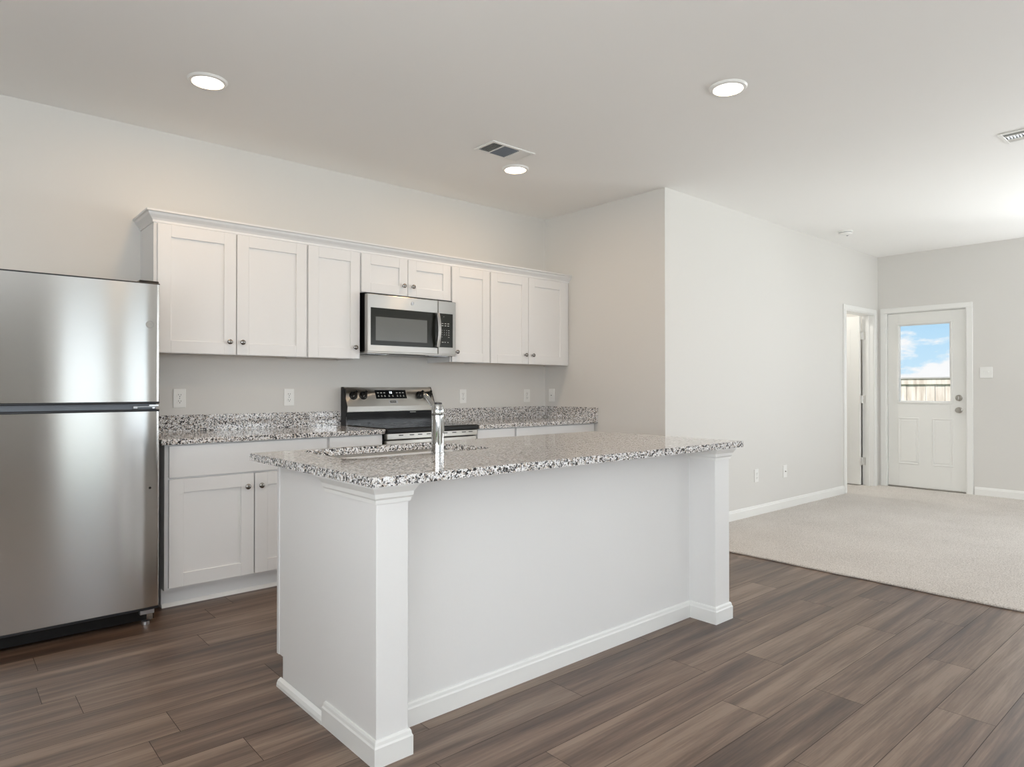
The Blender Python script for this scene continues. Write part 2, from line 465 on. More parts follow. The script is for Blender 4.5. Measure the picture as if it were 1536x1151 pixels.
b = B(); b.box(XL - .12, XL, -3.14, -1.6, 0, H, 'wall'); b.box(XL - .12, XL, 1.0, W + .12, 0, H, 'wall')
b.box(XL - .12, XL, -1.6, 1.0, 0, .7, 'wall'); b.box(XL - .12, XL, -1.6, 1.0, 2.15, H, 'wall'); struct(obj('wall_left', b))
b = B()
for q in ((-1.6, -1.55, .7, 2.15), (.95, 1.0, .7, 2.15), (-1.55, .95, .7, .75), (-1.55, .95, 2.10, 2.15), (-.325, -.275, .75, 2.10)):
    b.box(XL - .10, XL - .04, q[0], q[1], q[2], q[3], 'trim', .004)
w = struct(obj('window_6', b)); p = B(); p.box(XL - .074, XL - .068, -1.55, .95, .75, 2.10, 'pane'); obj('pane', p, w)  # made-up window, only frames the added left light
# rear wall with its windows, the leftmost added for light
b = B(); xs = sorted([(a, c, d, e) for a, c, d, e, _ in WINS]); x = XL - .12
xs_open = sorted(xs + [(0.02, 1.16, 0.0, 2.45)])
for a, c, d, e in xs_open:
    b.box(x, a, YR - .14, YR, 0, H, 'wall'); 
    if d > 0: b.box(a, c, YR - .14, YR, 0, d, 'wall')
    b.box(a, c, YR - .14, YR, e, H, 'wall'); x = c
b.box(x, XF + .14, YR - .14, YR, 0, H, 'wall'); struct(obj('wall_rear', b))
b = B(); b.box(-.10, .02, YR - 1.3, YR - .14, 0, H, 'wall'); b.box(1.16, 1.22, YR - 1.3, YR - .14, 0, H, 'wall'); b.box(-.10, 1.22, YR - 1.42, YR - 1.3, 0, H, 'wall')  # unseen passage, added so the refrigerator door reflects a dim area
b.box(-.10, 1.22, YR - 1.42, YR - .14, H, H + .1, 'wall'); b.box(-.10, 1.22, YR - 1.42, YR, -.10, -.001, 'plank'); struct(obj('wall_passage', b))
for n_, (a, c, d, e) in enumerate(xs):
    b = B()
    for q in ((a, a + .05, d, e), (c - .05, c, d, e), (a + .05, c - .05, d, d + .05), (a + .05, c - .05, e - .05, e)):
        b.box(q[0], q[1], YR - .10, YR - .04, q[2], q[3], 'trim', .004)
    if c - a > 1: b.box((a + c) / 2 - .025, (a + c) / 2 + .025, YR - .10, YR - .04, d + .05, e - .05, 'trim', .004)
    w = struct(obj('window_%d' % (n_ + 1), b))
    p = B(); p.box(a + .05, c - .05, YR - .074, YR - .068, d + .05, e - .05, 'pane'); obj('pane', p, w)
b = B()
for q in ((-1.2, -1.15, .9, 2.05), (1.25, 1.3, .9, 2.05), (-1.15, 1.25, .9, .95), (-1.15, 1.25, 2.0, 2.05), (.025, .075, .95, 2.0)):
    b.box(XF + .04, XF + .10, q[0], q[1], q[2], q[3], 'trim', .004)
w = struct(obj('window_7', b)); p = B(); p.box(XF + .068, XF + .074, -1.15, 1.25, .95, 2.0, 'pane'); obj('pane', p, w)  # made-up window, only frames the added far light
b = B(); b.box(XL - 1.3, XF + .5, YR - 1.3, 5.6, H + .125, H + .22, 'trim'); struct(obj('roof', b))  # unseen overhang added to keep the sun out of the left window
# small room behind the doorway
b = B(); b.box(7.0, XF, 4.6, 4.72, 0, H, 'wall'); b.box(6.88, 7.0, W2 + .12, 4.72, 0, H, 'wall'); struct(obj('wall_hall', b))
hl = bpy.data.lights.new('hall_lamp', 'AREA'); hl.shape = 'DISK'; hl.size = .3; hl.energy = 13; hl.color = (1, .97, .92)  # area light added to brighten the small room, no fixture there
ho = bpy.data.objects.new('hall_lamp', hl); COL.objects.link(ho); ho.location = (7.7, 3.9, H - .02)

# baseboards
def bb(h, t=0.0125, z=0.0): return [(0, z), (t, z), (t, z + h - .022), (t * .75, z + h - .016), (t * .62, z + h - .006), (t * .35, z + h), (0, z + h)]
CZ = 0.013
b = B(); b.mold([(XA + .002, W2), (DX0 - .062, W2)], bb(.088, .0135, CZ), 'trim'); struct(obj('baseboard_living', b))
b = B(); b.mold([(XF, EY0 - .085), (XF, -3.0)][::1], bb(.088, .0135, CZ), 'trim'); struct(obj('baseboard_far', b))
b = B(); b.mold([(XA, 3.85), (XA, W2)], bb(.085, .0135, 0.0), 'trim'); struct(obj('baseboard_kitchen', b))

# doorway casing (jambs, head, casing)
def casing_profile(): return None
b = B()
b.box(DX0 - .015, DX0, W2 - .001, W2 + .121, CZ, DH, 'trim'); b.box(DX1, DX1 + .015, W2 - .001, W2 + .121, CZ, DH, 'trim')
b.box(DX0 - .015, DX1 + .015, W2 - .001, W2 + .121, DH, DH + .015, 'trim')
cw = .058
for x0, x1 in ((DX0 - .008 - cw, DX0 - .008), (DX1 + .008, DX1 + .008 + cw)):
    b.box(x0, x1, W2 - .016, W2, CZ, DH + .008, 'trim', .004, 2)
    b.box(x0 + .012, x1 - .010, W2 - .020, W2 - .015, CZ, DH + .008, 'trim', .002)
b.box(DX0 - .008 - cw, DX1 + .008 + cw, W2 - .016, W2, DH + .008, DH + .008 + cw, 'trim', .004, 2)
b.box(DX0 - .008 - cw + .012, DX1 + cw, W2 - .020, W2 - .015, DH + .018, DH + .052, 'trim', .002)
b.box(DX0 + .0, DX0 + .012, W2 + .045, W2 + .085, CZ, DH, 'trim'); b.box(DX1 - .012, DX1, W2 + .045, W2 + .08, CZ, DH, 'trim')
struct(obj('trim_1', b))
# door leaf standing open into the small room, hinged on the right jamb
b = B(); lx = DX1 - .030
b.box(lx - .036, lx, W2 + .126, W2 + .126 + .76, CZ + .010, DH - .004, 'door', .002)
for zz0, zz1 in ((.25, .95), (1.10, 1.88)):
    for yy in (W2 + .23, W2 + .55):
        b.box(lx - .038, lx - .035, yy, yy + .24, zz0, zz1, 'door', .001)
d1 = struct(obj('door_1', b))
for zz in (.30, 1.04, 1.80):
    h = B(); h.box(DX1 - .004, DX1 + .001, W2 + .086, W2 + .128, zz - .045, zz + .045, 'hinge', .001)
    h.box(lx - .040, DX1 - .001, W2 + .121, W2 + .1265, zz - .045, zz + .045, 'hinge', .001)
    h.lathe([(0, -.047), (.006, -.047), (.006, .047), (0, .047)], 'hinge', TR(DX1 - .008, W2 + .119, zz), 12)
    obj('hinge', h, d1)

# exterior half-lite door in the far wall
b = B()
for y0, y1 in ((EY0 - .02, EY0 - .003), (EY1 + .003, EY1 + .02)):
    b.box(XF - .001, XF + .141, y0, y1, CZ, EH + .003, 'trim')
b.box(XF - .001, XF + .141, EY0 - .02, EY1 + .02, EH + .003, EH + .02, 'trim')
for y0, y1 in ((EY0 - .012 - .06, EY0 - .012), (EY1 + .012, EY1 + .012 + .06)):
    b.box(XF - .016, XF, y0, y1, CZ, EH + .01, 'trim', .004, 2)
b.box(XF - .016, XF, EY0 - .072, EY1 + .072, EH + .01, EH + .068, 'trim', .004, 2)
struct(obj('trim_2', b))
b = B(); b.box(XF + .012, XF + .14, EY0 - .003, EY1 + .003, CZ - .01, CZ + .012, 'nickel'); struct(obj('trim_3', b))
DY = XF + .018
b = B(); wy0, wy1, wz0, wz1 = 2.372, 2.905, 1.013, 1.915
z0, z1 = CZ + .016, EH
b.box(DY, DY + .044, EY0, wy0, z0, z1, 'door', .001); b.box(DY, DY + .044, wy1, EY1, z0, z1, 'door', .001)
b.box(DY, DY + .044, wy0, wy1, z0, wz0, 'door'); b.box(DY, DY + .044, wy0, wy1, wz1, z1, 'door')
def frame_yz(b, y0, y1, z0, z1, w, xa, xb, m, bev=.002):
    b.box(xa, xb, y0, y1, z0, z0 + w, m, bev); b.box(xa, xb, y0, y1, z1 - w, z1, m, bev)
    b.box(xa, xb, y0, y0 + w, z0 + w, z1 - w, m, bev); b.box(xa, xb, y1 - w, y1, z0 + w, z1 - w, m, bev)
for y0, y1 in ((2.35, 2.555), (2.69, 2.91)):     # two embossed lower panels
    frame_yz(b, y0, y1, .29, .83, .014, DY - .004, DY + .002, 'door', .003)
    b.box(DY - .003, DY + .002, y0 + .03, y1 - .03, .32, .80, 'door', .003)
d2 = struct(obj('door_2', b))
b = B(); frame_yz(b, wy0 - .018, wy1 + .018, wz0 - .018, wz1 + .018, .022, DY - .007, DY + .05, 'door', .003); lf = obj('lite_frame', b, d2)
b = B(); frame_yz(b, wy0 + .003, wy1 - .003, 1.287, wz1 - .003, .012, DY + .012, DY + .030, 'blind', .002); obj('upper_sash', b, d2)
b = B(); frame_yz(b, wy0 + .003, wy1 - .003, wz0 + .003, 1.292, .010, DY + .026, DY + .042, 'blind', .002); obj('lower_sash', b, d2)
b = B(); b.box(DY + .020, DY + .023, wy0 + .01, wy1 - .01, 1.29, wz1 - .01, 'pane'); b.box(DY + .034, DY + .037, wy0 + .01, wy1 - .01, wz0 + .01, 1.29, 'pane'); obj('pane', b, d2)
MX = Matrix.Rotation(-PI / 2, 4, 'Y')            # local z -> -x
b = B(); b.lathe([(0, 0), (.034, 0), (.034, .008), (.026, .013), (.022, .022), (0, .024)], 'nickel', TR(DY, 2.294, 1.063) @ MX, 24)
b.box(DY - .034, DY - .022, 2.289, 2.299, 1.045, 1.081, 'nickel', .002); obj('deadbolt', b, d2)
b = B(); b.lathe([(0, 0), (.033, 0), (.033, .008), (.014, .012), (.012, .030), (.024, .038), (.029, .052), (.024, .064), (0, .068)], 'nickel', TR(DY, 2.291, .93) @ MX, 24); obj('door_knob', b, d2)
for zz in (.25, 1.02, 1.80):
    h = B(); h.box(DY - .003, DY + .002, EY1 - .002, EY1 + .004, zz - .05, zz + .05, 'hinge'); obj('hinge', h, d2)
for zz in (1.065, .93):
    h = B(); h.box(DY - .001, DY + .03, EY0 - .006, EY0 - .001, zz - .03, zz + .03, 'nickel'); obj('strike_plate', h, d2)

# outside: lawn and board fence
b = B(); b.poly([(-25, -25, -.16), (30, -25, -.16), (30, 25, -.16), (-25, 25, -.16)], [(0, 1, 2, 3)], 'lawn'); struct(obj('ground', b))
ft = thing('board_fence', 'pale sunlit timber fence of vertical boards seen through the glass of the far door', 'fence', (12.5, 3.7, -.16))
y = -1.0; rf = random.Random(5)
while y < 8:
    w = .142; b = B(); b.box(12.5 + rf.uniform(0, .006), 12.52 + rf.uniform(0, .006), y, y + w - .006, -.15, 1.312 + rf.uniform(-.004, .004), 'fence', .002); obj('board', b, ft); y += w
b = B(); b.box(12.475, 12.50, -1.0, 8, 1.235, 1.325, 'fence', .003); b.box(12.46, 12.56, -1.0, 8, 1.325, 1.352, 'fence', .003); obj('top_cap', b, ft)

# ================================================================== CEILING THINGS
def lamp(x, y, label):
    t = thing('recessed_ceiling_light', label, 'ceiling light', (x, y, H), 'round recessed lights in the ceiling')
    b = B(); b.lathe([(.072, -.003), (.076, -.012), (.090, -.010), (.096, -.003), (.096, .0)], 'plastic', TR(x, y, H), 48); obj('trim_ring', b, t)
    b = B(); b.lathe([(0, -.007), (.072, -.006), (.074, -.003)], 'lens', TR(x, y, H), 48); obj('lens', b, t)
    ld = bpy.data.lights.new('lamp_light', 'AREA'); ld.shape = 'DISK'; ld.size = .14; ld.energy = LAMP_W; ld.color = LAMP_C
    lo = bpy.data.objects.new('lamp_light', ld); COL.objects.link(lo); lo.parent = t; lo.location = (0, 0, -.009)
lamp(1.056, 3.57, 'lit round recessed light in the ceiling above the refrigerator and left cabinets')
lamp(3.124, 1.864, 'lit round recessed light in the ceiling above the far right end of the island')
lamp(3.14, 3.56, 'lit round recessed light in the ceiling right beside the slotted air vent')
lamp(1.06, 1.87, 'lit round recessed light in the ceiling above the near left end of the island')

# air register by the lamp
def register(x0, x1, y0, y1, label):
    cx, cy = (x0 + x1) / 2, (y0 + y1) / 2
    t = thing('ceiling_vent', label, 'vent', (cx, cy, H))
    b = B()
    fw = .022; xi0, xi1, yi0, yi1 = x0 + fw, x1 - fw, y0 + fw, y1 - fw
    for q in ((x0, x1, y0, yi0), (x0, x1, yi1, y1), (x0, xi0, yi0, yi1), (xi1, x1, yi0, yi1)):
        b.box(q[0], q[1], q[2], q[3], H - .008, H - .001, 'plastic', .002)
    s1 = xi0 + (xi1 - xi0) * .27; s2 = xi0 + (xi1 - xi0) * .70
    for s_ in (s1, s2): b.box(s_ - .005, s_ + .005, yi0, yi1, H - .008, H - .001, 'plastic')
    obj('frame', b, t)
    b = B(); b.box(xi0, xi1, yi0, yi1, H - .0016, H - .0006, 'dark'); obj('backing', b, t)
    b = B()
    def slat_x(c, ang, w, ya, yb):
        dx, dz = math.cos(ang) * w / 2, math.sin(ang) * w / 2
        b.poly([(c - dx, ya, H - .006 - dz), (c + dx, ya, H - .006 + dz), (c + dx, yb, H - .006 + dz), (c - dx, yb, H - .006 - dz),
                (c - dx, ya, H - .0052 - dz), (c + dx, ya, H - .0052 + dz), (c + dx, yb, H - .0052 + dz), (c - dx, yb, H - .0052 - dz)],
               [(0, 1, 2, 3), (4, 5, 6, 7), (0, 1, 5, 4), (2, 3, 7, 6), (0, 3, 7, 4), (1, 2, 6, 5)], 'plastic')
    k = xi0 + .008
    while k < s1 - .008: slat_x(k, .75, .010, yi0, yi1); k += .014
    k = s2 + .010
    while k < xi1 - .004: slat_x(k, -.55, .017, yi0, yi1); k += .014
    k = yi0 + .008
    while k < yi1 - .004:
        dy, dz = math.cos(.7) * .005, math.sin(.7) * .005
        b.poly([(s1 + .005, k - dy, H - .006 + dz), (s2 - .005, k - dy, H - .006 + dz), (s2 - .005, k + dy, H - .006 - dz), (s1 + .005, k + dy, H - .006 - dz)], [(0, 1, 2, 3)], 'greyplastic'); k += .016
    obj('louvre', b, t)
register(2.668, 3.035, 3.235, 3.435, 'white rectangular ceiling vent with dark slots, beside the lit kitchen lamp')
register(4.960, 5.175, .62, 1.118, 'white ceiling vent at the right edge of the photo, over the carpet')

t = thing('smoke_detector', 'small round white smoke detector on the living room ceiling', 'smoke detector', (6.88, 2.81, H))
b = B(); b.lathe([(.066, 0), (.068, -.012), (.060, -.016), (.060, -.020), (.064, -.024), (.056, -.036), (.030, -.042), (0, -.043)], 'plastic', TR(6.88, 2.81, H), 40); obj('housing', b, t)
b = B(); b.lathe([(.0605, -.0165), (.0605, -.0198)], 'greyplastic', TR(6.88, 2.81, H), 40); b.lathe([(0, -.047), (.008, -.046), (.010, -.042)], 'greyplastic', TR(6.90, 2.80, H), 16); obj('vent_ring', b, t)

# ================================================================== OUTLETS AND SWITCHES
def make_outlet(label, group):
    t = thing('wall_outlet', label, 'outlet', (0, 0, 0), group)
    b = B(); b.box(-.036, .036, -.006, 0, -.059, .059, 'plastic', .003, 2); obj('plate', b, t)
    for s in (-1, 1):
        b = B(); zc = s * .0195
        b.prism([(.017 * math.cos(a) , zc + .0145 * max(-.85, min(.85, math.sin(a) * 1.1))) for a in [2 * PI * k / 20 for k in range(20)]], 'y', -.0085, -.005, 'plastic')
        b.box(-.0078, -.0055, -.0088, -.008, zc - .001, zc + .008, 'dark'); b.box(.0055, .0078, -.0088, -.008, zc - .001, zc + .007, 'dark')
        b.lathe([(0, 0), (.0028, 0), (.0028, .0009), (0, .0009)], 'dark', TR(0, -.008, zc - .0075) @ FRONT, 10)
        obj('receptacle', b, t)
    b = B(); b.lathe([(0, 0), (.003, 0), (.002, .001), (0, .001)], 'greyplastic', TR(0, -.006, 0) @ FRONT, 10); obj('screw', b, t)
    return t
OG = 'white duplex outlets above the worktop'
o1 = make_outlet('white duplex outlet on the kitchen wall, nearest the refrigerator', OG)
def put(o, loc, rz=0): o.location = loc; o.rotation_euler = (0, 0, rz)
put(o1, (1.160, W, 1.110))
dup(o1, (1.857, W, 1.111), 0, 'white duplex outlet on the kitchen wall, just left of the range', OG)
dup(o1, (3.350, W, 1.105), 0, 'white duplex outlet on the kitchen wall, just right of the range', OG)
dup(o1, (4.075, W, 1.105), 0, 'white duplex outlet on the kitchen wall, closest to the inside corner', OG)
dup(o1, (5.69, W2, .373), 0, 'low white outlet on the living room wall, nearer to the island', 'low outlets on the living room wall')
# coax plate, decorator plate, switch plate
t = thing('cable_plate', 'low white wall plate with one round jack, nearer to the far doorway', 'outlet', (6.23, W2, .368))
b = B(); b.box(6.194, 6.266, W2 - .006, W2, .309, .427, 'plastic', .003, 2); obj('plate', b, t)
b = B(); b.lathe([(0, 0), (.007, 0), (.007, .004), (.0045, .005), (.0045, .010), (0, .010)], 'nickel', TR(6.23, W2 - .006, .368) @ FRONT, 12); obj('jack', b, t)
t = thing('switch_plate', 'white single switch plate on the short side wall of the kitchen corner', 'switch', (XA, 4.375, 1.108))
b = B(); b.box(XA - .006, XA, 4.339, 4.411, 1.049, 1.167, 'plastic', .003, 2); obj('plate', b, t)
b = B(); b.box(XA - .009, XA - .005, 4.360, 4.390, 1.078, 1.138, 'plastic', .002); b.box(XA - .0095, XA - .008, 4.368, 4.382, 1.104, 1.110, 'dark'); obj('rocker', b, t)
t = thing('light_switch', 'white double light switch plate to the right of the far door', 'switch', (XF, 2.036, 1.342))
b = B(); b.box(XF - .006, XF, 1.978, 2.094, 1.283, 1.401, 'plastic', .003, 2); obj('plate', b, t)
for yy in (2.013, 2.059):
    b = B(); b.box(XF - .008, XF - .005, yy - .005, yy + .005, 1.330, 1.354, 'plastic'); b.box(XF - .016, XF - .006, yy - .004, yy + .004, 1.342, 1.352, 'plastic', .001); obj('toggle', b, t)

# ================================================================== CABINETS
def shaker(b, x0, x1, z0, z1, yf, th=.019, st=.07, rec=.009, m='cab'):
    """shaker door facing -y, front face at yf"""
    yb = yf + th
    b.box(x0, x0 + st, yf, yb, z0, z1, m, .0012); b.box(x1 - st, x1, yf, yb, z0, z1, m, .0012)
    b.box(x0 + st, x1 - st, yf, yb, z0, z0 + st, m, .0012); b.box(x0 + st, x1 - st, yf, yb, z1 - st, z1, m, .0012)
    b.box(x0 + st - .002, x1 - st + .002, yf + rec, yb - .002, z0 + st - .002, z1 - st + .002, m)
def knob(x, z, yf, parent):
    b = B(); b.lathe([(0, 0), (.0075, 0), (.006, .004), (.005, .012), (.011, .017), (.0155, .021), (.0155, .025), (.011, .029), (0, .031)], 'pewter', TR(x, yf, z) @ FRONT, 20); obj('knob', b, parent)
def door(t, x0, x1, z0, z1, yf, kx, kz, st=.07):
    b = B(); shaker(b, x0, x1, z0, z1, yf, st=st); d = obj('door', b, t); knob(kx, kz, yf, d)

UF = 4.139; UB = 1.374; UT = 2.120; UX = UF + .020
def wall_cab(x0, x1, z0, doors, label, kz=None):
    t = thing('wall_cabinet', label, 'cabinet', ((x0 + x1) / 2, W, z0), 'white shaker wall cabinets')
    b = B(); s = .016
    b.box(x0, x0 + s, UX + .02, W, z0, UT, 'cab'); b.box(x1 - s, x1, UX + .02, W, z0, UT, 'cab')
    b.box(x0 + s, x1 - s, UX + .02, W, UT - s, UT, 'cab'); b.box(x0 + s, x1 - s, W - .008, W, z0 + .02, UT - s, 'cab')
    obj('carcass', b, t)
    b = B(); fw = .038
    b.box(x0, x0 + fw, UX, UX + .02, z0, UT, 'cab'); b.box(x1 - fw, x1, UX, UX + .02, z0, UT, 'cab')
    b.box(x0 + fw, x1 - fw, UX, UX + .02, z0, z0 + fw, 'cab'); b.box(x0 + fw, x1 - fw, UX, UX + .02, UT - fw, UT, 'cab')
    if len(doors) == 2: m_ = (doors[0][1] + doors[1][0]) / 2; b.box(m_ - .019, m_ + .019, UX, UX + .02, z0 + fw, UT - fw, 'cab')
    obj('face_frame', b, t)
    b = B(); b.box(x0 + s, x1 - s, UX + .02, W, z0 + .012, z0 + .020, 'wood_under'); obj('bottom_panel', b, t)
    for d0, d1, kx in doors:
        door(t, d0, d1, z0 + .0025, UT - .012, UF, kx, (z0 + .078) if kz is None else kz)
wall_cab(.943, 1.8455, UB, [(.960, 1.392, 1.350), (1.3985, 1.840, 1.426)], 'white two-door wall cabinet partly behind the refrigerator, leftmost of the row')
wall_cab(1.8455, 2.2285, UB, [(1.852, 2.2225, 2.182)], 'narrow white one-door wall cabinet directly left of the microwave')
wall_cab(2.2285, 2.998, 1.838, [(2.236, 2.607, 2.568), (2.612, 2.991, 2.646)], 'short white two-door wall cabinet above the microwave', 1.912)
wall_cab(2.998, 3.3835, UB, [(3.006, 3.377, 3.044)], 'narrow white one-door wall cabinet directly right of the microwave')
wall_cab(3.3835, 4.300, UB, [(3.390, 3.797, 3.760), (3.803, 4.250, 3.842)], 'white two-door wall cabinet at the right end of the row, in the corner')
b = B(); b.mold([(.943, W), (.943, UX), (4.300, UX)][::-1] if False else [(.943, W), (.943, UX), (XA - .001, UX)], [(0, UT - .006), (.006, UT - .006), (.008, UT + .006), (.016, UT + .018), (.030, UT + .034), (.034, UT + .046), (.044, UT + .050), (.044, UT + .060), (0, UT + .060)], 'cab')
tag(obj('crown_molding', b), 'white crown moulding running along the top of all the wall cabinets', 'molding')

BFD = 3.834                                # door faces of the base cabinets
BF = BFD + .020; CB = CT - .030             # face frame plane, top of the boxes
def base_cab(x0, x1, doors, drawers, label, toe_end=False):
    t = thing('base_cabinet', label, 'cabinet', ((x0 + x1) / 2, W, 0), 'white base cabinets against the kitchen wall')
    b = B(); s = .016
    for xa, xb in ((x0, x0 + s), (x1 - s, x1)):
        b.box(xa, xb, BF + .02, W, .102, CB, 'cab'); b.box(xa, xb, BF + .075, W, 0, .102, 'cab')
    b.box(x0 + s, x1 - s, BF + .02, W, .102, .118, 'cab'); b.box(x0 + s, x1 - s, W - .01, W, .118, CB, 'cab')
    obj('carcass', b, t)
    b = B(); fw = .038
    b.box(x0, x0 + fw, BF, BF + .02, .102, CB, 'cab'); b.box(x1 - fw, x1, BF, BF + .02, .102, CB, 'cab')
    b.box(x0 + fw, x1 - fw, BF, BF + .02, .102, .102 + fw, 'cab'); b.box(x0 + fw, x1 - fw, BF, BF + .02, CB - fw, CB, 'cab'); b.box(x0 + fw, x1 - fw, BF, BF + .02, .675, .72, 'cab')
    obj('face_frame', b, t)
    b = B(); b.box(x0, x1, BF + .062, BF + .074, 0, .102, 'cab')
    b.prism([(BF + .062, 0), (BF + .044, 0), (BF + .046, .008), (BF + .053, .016), (BF + .062, .020)], 'x', x0, x1, 'trim'); obj('toe_kick', b, t)
    for d0, d1, kx in doors: door(t, d0, d1, .116, .6885, BFD, kx, .617, st=.072)
    for d0, d1 in drawers:
        b = B(); b.box(d0, d1, BFD, BFD + .019, .698, CB - .008, 'cab', .0015); obj('drawer', b, t)
base_cab(.930, 1.8455, [(.948, 1.392, 1.352), (1.3985, 1.838, 1.429)], [(.948, 1.838)], 'white base cabinet with one wide drawer over two doors, next to the refrigerator')
base_cab(1.8455, 2.231, [(1.855, 2.222, 2.18)], [(1.855, 2.222)], 'narrow white base cabinet between the wide one and the left side of the range')
base_cab(3.004, 3.3855, [(3.014, 3.378, 3.055)], [(3.014, 3.378)], 'narrow white base cabinet touching the right side of the range')
base_cab(3.3855, 4.300, [(3.3945, 3.84, 3.80), (3.8465, 4.285, 3.885)], [(3.3945, 4.285)], 'wide white base cabinet in the corner beyond the range')

# ================================================================== WORKTOPS
CF = 3.812
b = B(); b.box(.905, 2.234, CF, W - .002, CB, CT, 'granite', .0025, 2)
ct = tag(obj('countertop', b), 'speckled grey granite worktop between the refrigerator and the range', 'countertop')
b = B(); b.box(.905, 2.236, W - .021, W - .001, CT, CT + .102, 'granite', .001); obj('backsplash', b, ct)
b = B(); b.box(3.000, XA - .002, CF, W - .002, CB, CT, 'granite', .0025, 2)
ct2 = tag(obj('countertop', b), 'speckled grey granite worktop in the corner to the right of the range', 'countertop')
b = B(); b.box(2.998, XA - .022, W - .021, W - .001, CT, CT + .102, 'granite', .001); obj('backsplash', b, ct2)
b = B(); b.box(XA - .021, XA - .001, CF, W - .001, CT, CT + .102, 'granite', .001); obj('side_splash', b, ct2)

# ================================================================== REFRIGERATOR
FX0, FX1, FY = .148, .860, 3.66
t = thing('refrigerator', 'tall stainless steel top-freezer refrigerator standing at the left against the wall', 'refrigerator', ((FX0 + FX1) / 2, 4.05, 0))
b = B(); b.box(FX0 + .004, FX1 - .004, FY + .075, W - .04, .045, 1.690, 'fridgeside', .006, 2); obj('cabinet_body', b, t)
def fdoor(z0, z1):
    pr_ = [(FX0, FY + .009), (FX0 + .002, FY + .004), (FX0 + .006, FY + .0012), (FX0 + .014, FY + .0002)]
    pr_ += [(FX0 + .014 + (FX1 - FX0 - .028) * k / 10, FY) for k in range(1, 10)]
    pr_ += [(FX1 - .014, FY + .0002), (FX1 - .006, FY + .0012), (FX1 - .002, FY + .004), (FX1, FY + .009)]
    pr_ += [(FX1, FY + .062), (FX0, FY + .062)]
    b = B(); b.prism(pr_, 'z', z0, z1, 'steel', smooth=False)
    for f in b.bm.faces:
        if abs(f.normal.z) < .5 and f.calc_center_median().y < FY + .008: f.smooth = True
    return b
fz = obj('freezer_door', fdoor(1.107, 1.690), t)
b = B(); b.box(FX0 + .001, FX1 + .001, FY + .003, FY + .063, 1.690, 1.697, 'gasket', .002); obj('top_edge', b, fz)
b = B(); b.box(FX0 + .001, FX1 + .001, FY + .003, FY + .063, 1.096, 1.107, 'gasket', .003); obj('bottom_edge', b, fz)
rd = obj('main_door', fdoor(.092, 1.058), t)
b = B(); b.box(FX0 + .001, FX1 + .001, FY + .003, FY + .063, 1.058, 1.069, 'gasket', .003); obj('top_edge', b, rd)
b = B(); b.box(FX0 + .001, FX1 + .001, FY + .003, FY + .063, .078, .092, 'gasket', .003); obj('bottom_edge', b, rd)
b = B(); b.box(FX0 + .01, FX1 - .01, FY + .030, FY + .080, 1.0675, 1.0975, 'greyplastic'); obj('center_rail', b, t)
b = B(); b.box(FX1 - .115, FX1 - .095, FY + .012, FY + .03, 1.072, 1.086, 'zinc', .002); b.box(FX1 - .10, FX1 - .004, FY + .014, FY + .03, 1.079, 1.084, 'zinc', .001)
b.lathe([(0, 0), (.009, 0), (.009, .020), (0, .020)], 'zinc', TR(FX1 - .022, FY + .028, 1.072), 16); b.box(FX1 - .045, FX1 - .001, FY + .010, FY + .04, 1.084, 1.092, 'chrome', .001); obj('center_hinge', b, t)
b = B(); b.box(FX1 - .09, FX1 - .002, FY + .012, FY + .14, 1.697, 1.708, 'black', .003); obj('top_hinge_cover', b, t)
b = B(); b.box(FX0 + .01, FX1 - .01, FY + .055, FY + .075, .016, .078, 'black', .002); obj('base_grille', b, t)
for xx in (FX1 - .045, FX0 + .045):
    b = B(); b.box(xx - .034, xx + .030, FY + .022, FY + .060, .052, .074, 'zinc', .002); b.box(xx - .004, xx + .024, FY + .024, FY + .058, .022, .06, 'chrome', .003)
    b.lathe([(0, 0), (.019, 0), (.019, .016), (0, .016)], 'zinc', TR(xx - .006, FY + .040, .0)); obj('leveling_foot', b, t)
for xx in (FX1 - .06, FX0 + .06):
    b = B(); b.box(xx - .02, xx + .02, W - .16, W - .12, 0, .046, 'black'); obj('rear_foot', b, t)
def badge(x, z, y, r, parent, ringm='chrome', core='zinc', name='round_badge'):
    b = B(); b.lathe([(0, 0), (r, 0), (r, .0016), (0, .0016)], core, TR(x, y, z) @ FRONT, 36)
    for rr, w in ((r * .96, .0011), (r * .72, .0007)):
        b.lathe([(rr - w, .0016), (rr - w, .0024), (rr, .0024), (rr, .0016)], 'printgrey' if ringm == 'dark' else ringm, TR(x, y, z) @ FRONT, 36)
    b.text('GE', r * .78, 'printgrey', TR(x, y - .0020, z) @ FRONT, .0004)
    for k in range(4):                     # curls between the rings
        a = PI / 4 + k * PI / 2
        pts = [(x + math.cos(a + s) * r * (.80 + .06 * math.sin(s * 6)), y - .0022, z + math.sin(a + s) * r * (.80 + .06 * math.sin(s * 6))) for s in [-.5 + .1 * q for q in range(11)]]
        b.tube(pts, r * .03, 'printgrey', 6)
    obj(name, b, parent)
badge(.815, 1.489, FY, .0185, fz, 'dark', 'nickel')
b = B(); b.lathe([(0, 0), (.006, 0), (.005, .002), (0, .0022)], 'black', TR(.818, FY, .680) @ FRONT, 16); obj('hole_plug', b, rd)

